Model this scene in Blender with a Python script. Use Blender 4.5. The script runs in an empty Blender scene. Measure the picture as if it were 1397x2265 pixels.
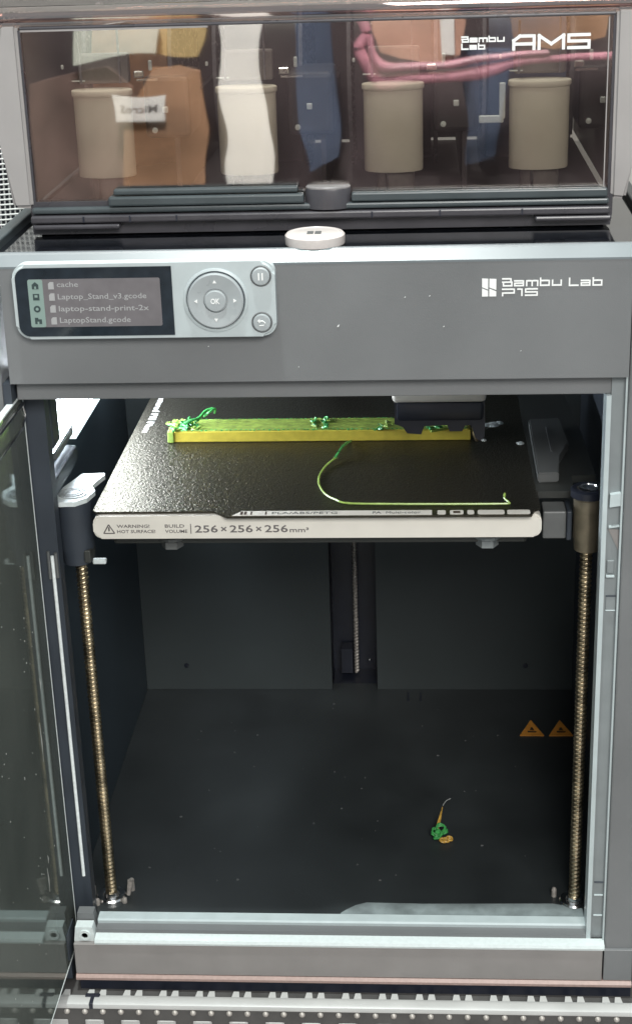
import bpy, bmesh, math, random
from mathutils import Vector, Matrix
random.seed(7)
S = 0.001                                   # everything below is written in millimetres
sc = bpy.context.scene
C = sc.collection

# ------------------------------------------------------------------ camera
CAM = Vector((62.57, -894.9, 703.24)); YAW, PITCH, ROLL, FPX = -.0728, .3789, -.0327, 3550.2
f = Vector((math.sin(YAW)*math.cos(PITCH), math.cos(YAW)*math.cos(PITCH), -math.sin(PITCH)))
r = f.cross(Vector((0, 0, 1))).normalized(); u = r.cross(f)
c_, s_ = math.cos(ROLL), math.sin(ROLL)
r, u = c_*r + s_*u, -s_*r + c_*u
cam = bpy.data.cameras.new('camera'); cam.sensor_fit = 'HORIZONTAL'; cam.sensor_width = 36
cam.lens = FPX/1397*36; cam.clip_start = .01; cam.clip_end = 50
co = bpy.data.objects.new('camera', cam); C.objects.link(co)
m = Matrix.Identity(4)
for i in range(3):
    m[i][0] = r[i]; m[i][1] = u[i]; m[i][2] = -f[i]; m[i][3] = CAM[i]*S
co.matrix_world = m; sc.camera = co

# ------------------------------------------------------------------ light of the room and two added fills
w = bpy.data.worlds.new('World'); sc.world = w; w.use_nodes = True
bg = w.node_tree.nodes['Background']; bg.inputs[0].default_value = (.80, .88, .92, 1); bg.inputs[1].default_value = .55
def area(name, loc, to, sx, sy, e, col, spread=180):
    l = bpy.data.lights.new(name, 'AREA'); l.shape = 'RECTANGLE'; l.size = sx*S; l.size_y = sy*S
    l.energy = e; l.color = col; l.spread = math.radians(spread)
    o = bpy.data.objects.new(name, l); C.objects.link(o); o.location = Vector(loc)*S
    o.rotation_euler = (Vector(to)-Vector(loc)).to_track_quat('-Z', 'Y').to_euler()
    return o
area('ceiling_lamp', (-110, -262, 2500), (0, 0, 300), 90, 60, 46, (.93, 1, .97))
area('rear_fill', (-150, 500, 2300), (-60, -1150, 450), 500, 300, 24, (1, .98, .95), 70)  # added unseen to light the props that the lid mirrors
area('front_fill', (420, -1750, 1500), (0, 0, 250), 900, 600, 40, (1, .975, .93))  # broad fill added behind the camera to brighten the front
sc.view_settings.view_transform = 'Standard'; sc.view_settings.look = 'None'
sc.view_settings.exposure = 0; sc.view_settings.gamma = 1

# ------------------------------------------------------------------ materials
def mat(name, col, rough=.5, metal=0, spec=.5, noise=0, nscale=400, bump=0, bscale=2000, emit=None, estr=0, coat=0, trans=0, aniso=0):
    mt = bpy.data.materials.new(name); mt.use_nodes = True
    nt = mt.node_tree; b = nt.nodes['Principled BSDF']; L = nt.links
    b.inputs['Base Color'].default_value = (*col, 1); b.inputs['Roughness'].default_value = rough
    b.inputs['Metallic'].default_value = metal; b.inputs['Specular IOR Level'].default_value = spec
    b.inputs['Coat Weight'].default_value = coat; b.inputs['Transmission Weight'].default_value = trans
    if emit: b.inputs['Emission Color'].default_value = (*emit, 1); b.inputs['Emission Strength'].default_value = estr
    tc = nt.nodes.new('ShaderNodeTexCoord')
    if noise:
        n = nt.nodes.new('ShaderNodeTexNoise'); n.inputs['Scale'].default_value = nscale; n.inputs['Detail'].default_value = 6
        L.new(tc.outputs['Object'], n.inputs['Vector'])
        rp = nt.nodes.new('ShaderNodeValToRGB')
        rp.color_ramp.elements[0].position = .3; rp.color_ramp.elements[1].position = .72
        rp.color_ramp.elements[0].color = tuple(c*(1-noise) for c in col)+(1,)
        rp.color_ramp.elements[1].color = tuple(min(1, c*(1+noise)) for c in col)+(1,)
        L.new(n.outputs['Fac'], rp.inputs[0]); L.new(rp.outputs[0], b.inputs['Base Color'])
        rr = nt.nodes.new('ShaderNodeMapRange'); rr.inputs['To Min'].default_value = max(0, rough-.06); rr.inputs['To Max'].default_value = min(1, rough+.08)
        L.new(n.outputs['Fac'], rr.inputs['Value']); L.new(rr.outputs[0], b.inputs['Roughness'])
    if bump:
        n2 = nt.nodes.new('ShaderNodeTexNoise'); n2.inputs['Scale'].default_value = bscale; n2.inputs['Detail'].default_value = 3
        L.new(tc.outputs['Object'], n2.inputs['Vector'])
        bp = nt.nodes.new('ShaderNodeBump'); bp.inputs['Strength'].default_value = bump; bp.inputs['Distance'].default_value = .0004
        L.new(n2.outputs['Fac'], bp.inputs['Height']); L.new(bp.outputs[0], b.inputs['Normal'])
    return mt
def glass(name, tint, gloss, rough=.01, gcol=(1, 1, 1), wobble=0, film=0, fcol=(.5, .5, .5)):
    """thin tinted sheet: tinted transparency under a fresnel-weighted mirror layer"""
    mt = bpy.data.materials.new(name); mt.use_nodes = True; nt = mt.node_tree; L = nt.links
    nt.nodes.remove(nt.nodes['Principled BSDF']); out = nt.nodes['Material Output']
    t = nt.nodes.new('ShaderNodeBsdfTransparent'); t.inputs[0].default_value = (*tint, 1)
    g = nt.nodes.new('ShaderNodeBsdfGlossy'); g.inputs['Roughness'].default_value = rough; g.inputs[0].default_value = (*gcol, 1)
    lw = nt.nodes.new('ShaderNodeFresnel'); lw.inputs[0].default_value = 1.5
    ad = nt.nodes.new('ShaderNodeMath'); ad.operation = 'MULTIPLY_ADD'; ad.inputs[1].default_value = 1.0; ad.inputs[2].default_value = gloss; ad.use_clamp = True
    mx = nt.nodes.new('ShaderNodeMixShader')
    L.new(lw.outputs[0], ad.inputs[0]); L.new(ad.outputs[0], mx.inputs[0]); L.new(t.outputs[0], mx.inputs[1]); L.new(g.outputs[0], mx.inputs[2]); L.new(mx.outputs[0], out.inputs[0])
    if film:                                   # thin uneven diffuse film
        d = nt.nodes.new('ShaderNodeBsdfDiffuse'); d.inputs[0].default_value = (*fcol, 1)
        fx = nt.nodes.new('ShaderNodeMixShader'); tc0 = nt.nodes.new('ShaderNodeTexCoord')
        n0 = nt.nodes.new('ShaderNodeTexNoise'); n0.inputs['Scale'].default_value = 9; n0.inputs['Detail'].default_value = 8
        mr = nt.nodes.new('ShaderNodeMapRange'); mr.inputs['From Min'].default_value = .3; mr.inputs['From Max'].default_value = .7
        mr.inputs['To Min'].default_value = film*.6; mr.inputs['To Max'].default_value = film*1.4
        L.new(tc0.outputs['Object'], n0.inputs['Vector']); L.new(n0.outputs['Fac'], mr.inputs['Value']); L.new(mr.outputs[0], fx.inputs[0])
        L.new(mx.outputs[0], fx.inputs[1]); L.new(d.outputs[0], fx.inputs[2]); L.new(fx.outputs[0], out.inputs[0])
    if wobble:
        tc = nt.nodes.new('ShaderNodeTexCoord')
        n = nt.nodes.new('ShaderNodeTexNoise'); n.inputs['Scale'].default_value = 14; n.inputs['Detail'].default_value = 1
        L.new(tc.outputs['Object'], n.inputs['Vector'])
        bp = nt.nodes.new('ShaderNodeBump'); bp.inputs['Strength'].default_value = wobble; bp.inputs['Distance'].default_value = .002
        L.new(n.outputs['Fac'], bp.inputs['Height']); L.new(bp.outputs[0], g.inputs['Normal'])
    return mt
M = dict(
    panel=mat('grey_satin_plastic', (.150, .156, .160), .40, noise=.13, nscale=9, bump=.22, bscale=1500),
    base=mat('grey_base_plastic', (.235, .222, .215), .42, noise=.07, nscale=40, bump=.10, bscale=2600),
    frame=mat('grey_frame_plastic', (.20, .222, .228), .35, noise=.06, nscale=80, bump=.08),
    lightpatch=mat('pale_light_patch', (.20, .235, .24), .5, noise=.35, nscale=60, bump=.2),
    trim=mat('blue_grey_edge_trim', (.125, .145, .155), .32, noise=.10, nscale=14, bump=.05),
    ledge=mat('pale_ledge_plastic', (.42, .48, .49), .30, noise=.06, nscale=80, bump=.05),
    dark=mat('dark_inner_plastic', (.030, .038, .050), .55, noise=.15, nscale=30, bump=.15),
    darkfl=mat('dark_floor_plastic', (.030, .035, .037), .36, noise=.28, nscale=14, bump=.15),
    wallb=mat('dark_blue_side_wall', (.038, .054, .068), .45, noise=.15, nscale=12, bump=.1),
    rear=mat('dark_rear_panel', (.036, .045, .047), .5, noise=.16, nscale=9, bump=.12),
    black=mat('black_plastic', (.014, .017, .028), .35, noise=.2, nscale=60),
    blackgl=mat('black_glass_top', (.008, .009, .012), .06, coat=.5, noise=.3, nscale=90),
    module=mat('silver_grey_plastic', (.42, .47, .48), .33, noise=.04, nscale=90, bump=.06),
    mbtn=mat('button_plastic', (.33, .36, .37), .28, noise=.05, nscale=90),
    scr=mat('screen_glass', (.012, .018, .025), .10, noise=.3, nscale=120),
    lcd=mat('lcd_face', (.10, .095, .10), .3, noise=.12, nscale=150, emit=(.30, .27, .28), estr=.16),
    lcdtab=mat('lcd_tab', (.14, .2, .18), .3, emit=(.34, .44, .40), estr=.24),
    lcdtxt=mat('lcd_text', (.22, .22, .22), .4, emit=(.52, .54, .54), estr=.26),
    lcdic=mat('lcd_icon_dark', (.03, .05, .05), .4),
    cream=mat('cream_plastic', (.66, .635, .575), .42, noise=.03, nscale=60, bump=.05),
    creamtx=mat('grey_print_on_cream', (.12, .11, .11), .6),
    white=mat('white_lettering', (.75, .76, .75), .5),
    puck=mat('white_puck_plastic', (.52, .48, .46), .30, noise=.03),
    chrome=mat('bright_steel', (.78, .78, .78), .18, metal=1, noise=.06, nscale=300),
    screw=mat('brass_toned_steel', (.60, .50, .34), .34, metal=1, noise=.5, nscale=70),
    housing=mat('bronze_nut_housing', (.22, .19, .135), .38, metal=.6, noise=.2, nscale=120),
    capw=mat('pale_cap_plastic', (.60, .66, .66), .35, noise=.05),
    clip=mat('grey_clip_plastic', (.105, .11, .11), .42, noise=.1, nscale=90, bump=.1),
    carr=mat('carriage_plate_grey', (.036, .039, .036), .5, noise=.15, nscale=40, bump=.2),
    led=mat('led_cover', (.9, .9, .9), .4, emit=(.86, .93, 1), estr=40),
    led2=mat('led_reflection_strip', (.8, .85, .85), .4, emit=(.80, .95, 1), estr=2.6),
    orange=mat('orange_sticker', (.62, .26, .04), .5, noise=.15, nscale=200),
    stick=mat('black_print_on_sticker', (.05, .03, .02), .6),
    yel=mat('yellow_green_filament', (.60, .50, .07), .34, noise=.12, nscale=160, bump=.2, bscale=1200),
    grn=mat('green_filament', (.25, .34, .06), .55, noise=.35, nscale=220, bump=.3, bscale=900),
    lime=mat('lime_filament', (.30, .44, .10), .25, noise=.2, nscale=220),
    emer=mat('emerald_filament', (.06, .34, .09), .28, noise=.35, nscale=300),
    amber=mat('amber_filament', (.50, .30, .06), .3, noise=.25, nscale=300),
    shell=mat('pale_shell_plastic', (.30, .285, .28), .40, noise=.05, nscale=30, bump=.06),
    amsd=mat('smoky_dark_plastic', (.052, .05, .057), .28, noise=.12, nscale=50),
    amsteal=mat('slate_teal_plastic', (.050, .062, .067), .30, noise=.10, nscale=50),
    amsin=mat('dark_hopper_plastic', (.040, .036, .042), .5, noise=.2, nscale=20),
    feeder=mat('beige_feeder_plastic', (.74, .72, .63), .5, noise=.05, nscale=60),
    stem=mat('dark_feeder_stem', (.20, .19, .19), .3, noise=.1),
    spoolb=mat('slate_blue_filament', (.09, .13, .22), .4, noise=.25, nscale=90),
    spoolk=mat('charcoal_filament', (.03, .03, .035), .4, noise=.25, nscale=90),
    spoolo=mat('tan_filament', (.38, .20, .10), .4, noise=.25, nscale=90),
    flange=mat('clear_grey_flange', (.22, .22, .25), .25, noise=.1),
    rail=mat('white_shelf_metal', (.44, .44, .43), .35, noise=.08, nscale=30, bump=.1),
    raild=mat('grey_shelf_metal', (.075, .072, .07), .45, noise=.2, nscale=60, bump=.2),
    rivet=mat('dull_rivet_metal', (.42, .39, .36), .4, metal=.3, noise=.3, nscale=300),
    copper=mat('copper_pink_strip', (.33, .235, .21), .35, noise=.1),
    wall=mat('grey_wall_paint', (.42, .40, .38), .8, noise=.06, nscale=4),
    lidglass=glass('smoky_mauve_lid', (.82, .80, .77), .15, .021, (1, .95, .94), .22),
    rimglass=glass('smoky_mauve_rim', (.52, .43, .40), .26, .04, (1, .94, .92), .5),
    doorglass=glass('tinted_door_glass', (.34, .40, .40), .0, .06, (.90, 1, .98), film=.24, fcol=(.27, .29, .26)),
    dooredge=mat('glass_edge', (.75, .8, .8), .2, noise=.1),
    dust=mat('pale_dust', (.32, .33, .32), .8),
    mesh=mat('white_wire', (.75, .75, .73), .5),
    teal=mat('pale_teal_plastic', (.22, .36, .36), .4, noise=.08, nscale=20),
    tan=mat('orange_tan_prop', (.40, .235, .14), .55, noise=.4, nscale=7),
    brownprop=mat('dull_brown_prop', (.17, .115, .10), .8, noise=.35, nscale=16),
    mint=mat('pale_mint_prop', (.62, .68, .60), .8, noise=.05, nscale=20),
    ochre=mat('ochre_colour', (.50, .38, .18), .7, noise=.1, nscale=20),
    paper=mat('white_paper', (.82, .83, .80), .8, noise=.03, nscale=30),
    pink=mat('pink_prop_gloss', (.52, .24, .30), .3, noise=.55, nscale=22),
    peach=mat('peach_prop', (.55, .33, .25), .8, noise=.2, nscale=14),
    backdrop=mat('dark_mauve_backdrop', (.062, .047, .052), .6, noise=.35, nscale=7),
    bluec=mat('blue_grey_prop', (.075, .10, .16), .8, noise=.3, nscale=12),
)
# textured golden plate: fine pebbled coating
def plate_mat():
    mt = mat('textured_dark_plate', (.024, .023, .019), .34, metal=.30, spec=.6)
    nt = mt.node_tree; b = nt.nodes['Principled BSDF']; L = nt.links
    tc = nt.nodes.new('ShaderNodeTexCoord'); v = nt.nodes.new('ShaderNodeTexNoise'); v.inputs['Scale'].default_value = 420; v.inputs['Detail'].default_value = 2; v.inputs['Distortion'].default_value = 1.2
    L.new(tc.outputs['Object'], v.inputs['Vector'])
    bp = nt.nodes.new('ShaderNodeBump'); bp.inputs['Strength'].default_value = 1; bp.inputs['Distance'].default_value = .0007
    L.new(v.outputs['Fac'], bp.inputs['Height']); L.new(bp.outputs[0], b.inputs['Normal'])
    b.inputs['Specular Tint'].default_value = (1, .9, .66, 1)
    return mt
M['plate'] = plate_mat()

# ------------------------------------------------------------------ mesh helpers
def box(bm, x0, x1, y0, y1, z0, z1, bev=0, seg=2):
    vs = [bm.verts.new((x, y, z)) for x in (x0, x1) for y in (y0, y1) for z in (z0, z1)]
    q = [(0, 1, 3, 2), (4, 6, 7, 5), (0, 4, 5, 1), (2, 3, 7, 6), (0, 2, 6, 4), (1, 5, 7, 3)]
    fs = [bm.faces.new([vs[i] for i in a]) for a in q]
    if bev:
        es = list({e for ff in fs for e in ff.edges})
        bmesh.ops.bevel(bm, geom=es, offset=bev, segments=seg, affect='EDGES', profile=.5)
    return bm
def prism(bm, pts, axis, a0, a1):
    """closed outline in the two other axes, extruded along axis from a0 to a1"""
    def P(p, a):
        return {0: (a, p[0], p[1]), 1: (p[0], a, p[1]), 2: (p[0], p[1], a)}[axis]
    A = [bm.verts.new(P(p, a0)) for p in pts]; B = [bm.verts.new(P(p, a1)) for p in pts]
    n = len(pts); bm.faces.new(A[::-1]); bm.faces.new(B)
    for i in range(n): bm.faces.new((A[i], A[(i+1) % n], B[(i+1) % n], B[i]))
    return bm
def rrect(x0, x1, z0, z1, rad, n=6):
    pts = []
    for cx, cz, a in ((x1-rad, z1-rad, 0), (x0+rad, z1-rad, 90), (x0+rad, z0+rad, 180), (x1-rad, z0+rad, 270)):
        for i in range(n+1):
            t = math.radians(a+90*i/n); pts.append((cx+rad*math.cos(t), cz+rad*math.sin(t)))
    return pts
def lathe(bm, prof, cx, cy, cz, axis=2, n=24, sx=1, sy=1, a0=0, a1=360):
    """prof: (radius, height) pairs, turned round the axis through (cx,cy,cz)"""
    full = a1-a0 >= 360; k = n if full else n+1; rings = []
    for rr, h in prof:
        ring = []
        for i in range(k):
            t = math.radians(a0+(a1-a0)*i/n); a, b = rr*math.cos(t)*sx, rr*math.sin(t)*sy
            p = {2: (cx+a, cy+b, cz+h), 1: (cx+a, cy+h, cz+b), 0: (cx+h, cy+a, cz+b)}[axis]
            ring.append(bm.verts.new(p))
        rings.append(ring)
    for A, B in zip(rings, rings[1:]):
        for i in range(n if full else n):
            j = (i+1) % k
            bm.faces.new((A[i], A[j], B[j], B[i]))
    for R_ in (rings[0], rings[-1]):
        if prof[0 if R_ is rings[0] else -1][0] > 0: bm.faces.new(R_)
    return bm
def tube(bm, pts, rad, n=8):
    P = [Vector(p) for p in pts]; rings = []
    rads = rad if isinstance(rad, (list, tuple)) else [rad]*len(P)
    for i, p in enumerate(P):
        t = (P[min(i+1, len(P)-1)]-P[max(i-1, 0)]).normalized()
        a = t.cross(Vector((0, 0, 1)))
        if a.length < .05: a = t.cross(Vector((0, 1, 0)))
        a.normalize(); b = t.cross(a)
        rings.append([bm.verts.new(p+rads[i]*(math.cos(2*math.pi*k/n)*a+math.sin(2*math.pi*k/n)*b)) for k in range(n)])
    for A, B in zip(rings, rings[1:]):
        for k in range(n): bm.faces.new((A[k], A[(k+1) % n], B[(k+1) % n], B[k]))
    bm.faces.new(rings[0]); bm.faces.new(rings[-1]); return bm
def smooth_path(pts, n=8):
    P = [Vector(p) for p in pts]; out = []
    for i in range(len(P)-1):
        p0, p1, p2, p3 = P[max(i-1, 0)], P[i], P[i+1], P[min(i+2, len(P)-1)]
        for k in range(n):
            t = k/n
            out.append(.5*((2*p1)+(p2-p0)*t+(2*p0-5*p1+4*p2-p3)*t*t+(3*p1-p0-3*p2+p3)*t**3))
    out.append(P[-1]); return out
def NB(): return bmesh.new()
def obj(name, bm, mt, parent=None, smooth=False, label=None, kind=None):
    bmesh.ops.recalc_face_normals(bm, faces=bm.faces[:])
    for v in bm.verts: v.co *= S
    me = bpy.data.meshes.new(name); bm.to_mesh(me); bm.free(); me.materials.append(M[mt] if isinstance(mt, str) else mt)
    if smooth:
        me.shade_smooth()
        me.set_sharp_from_angle(angle=math.radians(35))
    o = bpy.data.objects.new(name, me); C.objects.link(o)
    if parent:
        o.parent = parent
        o.matrix_parent_inverse = parent.matrix_basis.inverted() if not parent.parent else Matrix.Identity(4)
        if parent.type == 'MESH': o.matrix_parent_inverse = Matrix.Identity(4)
    if label: o['label'] = label
    if kind: o['kind'] = kind
    return o
def thing(name, label, cat, loc=(0, 0, 0), group=None):
    o = bpy.data.objects.new(name, None); C.objects.link(o); o.location = Vector(loc)*S; o.empty_display_size = .01
    o['label'] = label; o['category'] = cat
    if group: o['group'] = group
    bpy.context.view_layer.update()
    return o
def tag(o, label, cat, group=None):
    o['label'] = label; o['category'] = cat
    if group: o['group'] = group
    return o
def struct(o): o['kind'] = 'structure'; return o
def text_bm(txt, size, sx=1.0, extr=.12, spacing=1.0, bold=0):
    cu = bpy.data.curves.new('lettering', 'FONT'); cu.body = txt; cu.size = size; cu.extrude = extr; cu.resolution_u = 2
    cu.space_character = spacing; cu.offset = bold
    to = bpy.data.objects.new('lettering', cu); C.objects.link(to); bpy.context.view_layer.update()
    me = bpy.data.meshes.new_from_object(to.evaluated_get(bpy.context.evaluated_depsgraph_get()))
    bpy.data.objects.remove(to); bm = NB(); bm.from_mesh(me); bpy.data.meshes.remove(me); bpy.data.curves.remove(cu)
    for v in bm.verts: v.co.x *= sx
    return bm
def place_bm(bm, width, height, org, ex, ey):
    """fit lettering to width x height with its lower left corner at org, running along ex, upright along ey"""
    xs = [v.co.x for v in bm.verts]; ys = [v.co.y for v in bm.verts]
    x0, x1, y0, y1 = min(xs), max(xs), min(ys), max(ys); ex = Vector(ex); ey = Vector(ey); en = ex.cross(ey)
    for v in bm.verts:
        v.co = Vector(org)+ex*((v.co.x-x0)/(x1-x0)*width)+ey*((v.co.y-y0)/(y1-y0)*height)+en*v.co.z
    return bm
XZ = ((1, 0, 0), (0, 0, 1))
def lettering(name, txt, width, height, org, mt, parent, ex=(1, 0, 0), ey=(0, 0, 1), bold=0):
    return obj(name, place_bm(text_bm(txt, 10, bold=bold), width, height, org, ex, ey), mt, parent)

# wide technical lettering drawn with strokes on a 0..1 x 0..1 cell
G = {
 'B': [[(0, 1), (.9, 1), (.9, .52), (0, .52)], [(.9, .52), (1, .5), (1, 0), (.08, 0), (.08, .52)]],
 'a': [[(0, .68), (.95, .68), (.95, 0), (0, 0), (0, .36), (.95, .36)]],
 'm': [[(0, 0), (0, .68), (1.2, .68), (1.2, 0)], [(.6, .68), (.6, 0)]],
 'b': [[(0, 1), (0, 0), (.95, 0), (.95, .68), (0, .68)]],
 'u': [[(0, .68), (0, 0), (.95, 0), (.95, .68)]],
 'L': [[(0, 1), (0, 0), (.95, 0)]],
 'P': [[(0, 1), (1, 1), (1, .4), (0, .4)], [(.0, .4), (0, 0)]],
 '1': [[(.0, 1), (.35, 1), (.35, 0)]],
 'S': [[(1, 1), (0, 1), (0, .52), (1, .52), (1, 0), (0, 0)]],
 'A': [[(0, 0), (0, .65), (.3, 1), (1, 1), (1, 0)], [(0, .38), (1, .38)]],
 'M': [[(0, 0), (0, 1), (.6, .35), (1.2, 1), (1.2, 0)]],
}
def strokes(bm, txt, w, h, org, t, gap=.32, ex=(1, 0, 0), ey=(0, 0, 1), th=.3):
    cells = [(1.2 if ch in 'mM' else .35 if ch == '1' else .5 if ch == ' ' else 1) for ch in txt]
    unit = w/(sum(cells)+gap*(len(txt)-1)); x = 0; ex = Vector(ex); ey = Vector(ey); en = ex.cross(ey); org = Vector(org)
    k = 0
    for ch, cw in zip(txt, cells):
        for pl in G.get(ch, []):
            P = [Vector((x+p[0]*unit, p[1]*h)) for p in pl]
            for a, b in zip(P, P[1:]):
                d = (b-a).normalized(); n = Vector((-d.y, d.x))*t/2; a2, b2 = a-d*t/2, b+d*t/2
                q = [a2+n, a2-n, b2-n, b2+n]; k += 1; hh = th+.004*(k % 7)
                lo = [bm.verts.new(org+ex*p.x+ey*p.y) for p in q]; hi = [bm.verts.new(org+ex*p.x+ey*p.y+en*hh) for p in q]
                bm.faces.new(hi); bm.faces.new(lo[::-1])
                for i in range(4): bm.faces.new((lo[i], lo[(i+1) % 4], hi[(i+1) % 4], hi[i]))
        x += (cw+gap)*unit
    return bm

# ================================================================== setting
b = NB(); box(b, -3000, 3000, 900, 920, -900, 2600); struct(obj('back_wall', b, 'wall'))
b = NB(); box(b, -3000, 3000, -3000, 3000, -920, -900); struct(obj('floor', b, 'wall'))

# ---- shelf under the printer
sh = thing('metal_shelf', 'white and grey perforated metal shelf rail that the printer stands on', 'shelf', (0, -30, -30))
b = NB(); box(b, -420, 420, -11, 420, -12, -8); obj('deck', b, 'raild', sh)
b = NB(); prism(b, [(-11.8, -3.6), (-13.2, -3.1), (-15.0, -2.9), (-18.8, -3.1), (-20.8, -4.2), (-21.5, -6), (-21.5, -7), (-11.8, -7)], 0, -420, 420)
obj('rail_cap', b, 'rail', sh, smooth=True)
b = NB(); box(b, -166, -163.4, -22, -12, -7.4, -2.4, .4, 1); box(b, -170, -160, -15, -10.5, -5, -2.5, .6, 1); obj('rail_joint', b, 'black', sh)
b = NB(); prism(b, [(-11, -7.2), (-21.2, -7.2), (-21.2, -60), (-11, -60)], 0, -420, 420); obj('rail_face', b, 'raild', sh)
tooth = None
for k in range(-17, 18):
    for off in (0, 8.2):
        x = k*24.9+4.5+off
        if tooth is None:
            b = NB(); prism(b, [(0, 0), (5.6, 0), (4.6, 6.6), (1, 6.6)], 2, -7, -4.1)
            for v in b.verts: v.co.y += -11.9
            tooth = obj('rail_tooth', b, 'rail', sh); tooth.location.x = x*S; base_x = 0
            first = tooth
        else:
            c = first.copy(); C.objects.link(c); c.parent = sh; c.matrix_parent_inverse = first.matrix_parent_inverse; c.location.x = x*S
riv = None; hole = None
for k in range(-33, 34):
    x = k*12.3+3
    if riv is None:
        b = NB(); lathe(b, [(2.1, 0), (2.0, -.8), (1.2, -1.7), (0.01, -2)], 0, -21.2, -9.6, axis=1, n=12)
        riv = obj('rivet', b, 'rivet', sh, smooth=True); riv.location.x = x*S
    else:
        c = riv.copy(); C.objects.link(c); c.parent = sh; c.matrix_parent_inverse = riv.matrix_parent_inverse if riv else first.matrix_parent_inverse; c.location.x = x*S
    if k % 2: continue
    if hole is None:
        b = NB(); box(b, -6.4, 6.4, -22, -21, -31, -16.2, .5, 1); hole = obj('bright_slot', b, 'rail', sh); hole.location.x = (x+6)*S
    else:
        c = hole.copy(); C.objects.link(c); c.parent = sh; c.matrix_parent_inverse = riv.matrix_parent_inverse if riv else first.matrix_parent_inverse; c.location.x = (x+6)*S

# ================================================================== 3D printer
pr = thing('printer', 'grey box-shaped 3D printer with its glass door open and a dark empty chamber', 'printer', (0, 190, 0))
XL, XR = -181, 180
b = NB(); box(b, -194.5, XL-5.5, 2, 40, 0, 497, 1.2); box(b, -194.5, -191.2, 40.2, 388, 0, 497, 1); obj('side_panel', b, 'panel', pr)
b = NB(); box(b, XR+.6, 199, 2, 20, 0, 497, 1.2); box(b, 193.2, 199, 20.2, 388, 0, 497, 1); obj('side_panel', b, 'panel', pr)
# upper front panel with chamfered top edge
b = NB(); prism(b, [(0, 428.4), (0, 497.6), (.6, 498.4), (6.5, 503.6), (8, 504.2), (14, 504.2), (14, 428.4)], 0, XL, XR)
obj('front_panel', b, 'panel', pr)
b = NB(); prism(b, [(-.15, 497.4), (-.05, 498.6), (6.3, 504), (8, 504.8), (11, 504.8), (11, 503), (7, 503), (.8, 498), (.8, 497)], 0, -194.5, 199)
obj('top_edge_trim', b, 'trim', pr)
b = NB(); box(b, XL+1, XR-1, 9, 20, 415.6, 428.2, .8); obj('lintel', b, 'panel', pr)
# glossy black top
b = NB(); box(b, -186, 192, 11.5, 384, 499, 503.4, .6); obj('top_glass', b, 'blackgl', pr)
for x0, x1 in ((-194.5, -186.3), (192.3, 199)):
    b = NB(); box(b, x0, x1, 11.2, 386, 497.5, 508, 1); obj('top_rim', b, 'amsteal', pr)
# right door frame: recessed strip with bright inner rim and its clips
b = NB(); box(b, 171.5, XR+.3, 8, 20, 34, 427.8); obj('door_frame', b, 'frame', pr)
b = NB(); prism(b, [(168.6, 6.2), (171.4, 6.2), (171.4, 22), (168.6, 22)], 2, 34, 415.4); obj('frame_rim', b, 'ledge', pr)
b = NB(); box(b, 179.2, 180.4, 4.5, 8.4, 34, 428); obj('frame_rim', b, 'ledge', pr)
for z, hgt in ((346, 9), (332, 2)):
    b = NB(); prism(b, [(172.6, z), (179, z+1), (179, z+hgt), (172.8, z+hgt-1)], 1, 4.4 if hgt > 5 else 5.5, 8.2); obj('door_clip', b, 'ledge', pr)
b = NB(); prism(b, [(172.5, 331), (179, 330.4), (179, 317)], 1, 7.2, 8.05); obj('clip_recess', b, 'base', pr)
b = NB(); box(b, 172.6, 177, 6.6, 8.2, 302, 310.5, .4, 1); obj('latch_tab', b, 'frame', pr)
b = NB(); box(b, 172.2, 177.4, 5.6, 8.2, 299.4, 300.8, .3, 1); obj('latch_tab', b, 'ledge', pr)
for z in (286, 276.4, 78, 68, 52):
    b = NB(); box(b, 172.8, 178.8, 6.9, 8.2, z, z+.8, .2, 1); obj('frame_notch', b, 'dark' if z in (286, 78) else 'ledge', pr)
b = NB(); box(b, 173, 178.6, 7.2, 8.1, 276.9, 286); obj('frame_notch', b, 'frame', pr)
# left door frame, dark
b = NB(); box(b, -183, -169.2, 29, 40, 30, 420); obj('door_frame', b, 'dark', pr)
b = NB(); box(b, -186, -181.2, 1, 40, 0, 428); obj('hinge_post', b, 'dark', pr)
b = NB(); tube(b, [(-173.2, 27.5, 66), (-173.2, 27.5, 306)], 1.15, 10); obj('edge_rod', b, 'dooredge', pr, smooth=True)
b = NB(); tube(b, [(-175.6, 27.8, 290), (-175.6, 27.8, 309)], 1.0, 8); tube(b, [(-170.9, 27.6, 291), (-170.9, 27.6, 308)], 1.2, 8); obj('rod_clip', b, 'clip', pr, smooth=True)
# sill: inner pale shelf, dark groove, bright lip, base panel
b = NB(); prism(b, [(13.5, 37.6), (13.5, 39.2), (14.6, 40.2), (22.5, 40.2), (24, 39), (24, 20), (13.5, 20)], 0, -163, 169)
obj('sill_shelf', b, 'ledge', pr)
b = NB(); box(b, -163, 172, 6.3, 13.4, 20, 37.2); obj('sill_groove', b, 'panel', pr)
b = NB(); prism(b, [(-1.2, 30.2), (-1.6, 31.8), (-.8, 33.8), (3.5, 34.6), (6.2, 34.6), (6.2, 30.2)], 0, -163, XR+.2)
obj('sill_lip', b, 'capw', pr, smooth=True)
b = NB(); box(b, -178, XR-.8, -.6, 12, 5.4, 30, .5, 1); obj('base_panel', b, 'base', pr)
b = NB(); box(b, XR+.2, 199, 0, 12, 5.4, 30, .3, 1); obj('corner_foot_panel', b, 'panel', pr)
b = NB(); prism(b, [(-.6, 5.2), (-2.4, 3.4), (-2.4, 1.6), (10, 1.6), (10, 5.2)], 0, -178, 199); obj('base_trim_strip', b, 'copper', pr)
b = NB(); box(b, -176, 199, .5, 380, -7.9, 1.4); obj('foot_skid', b, 'black', pr)
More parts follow.
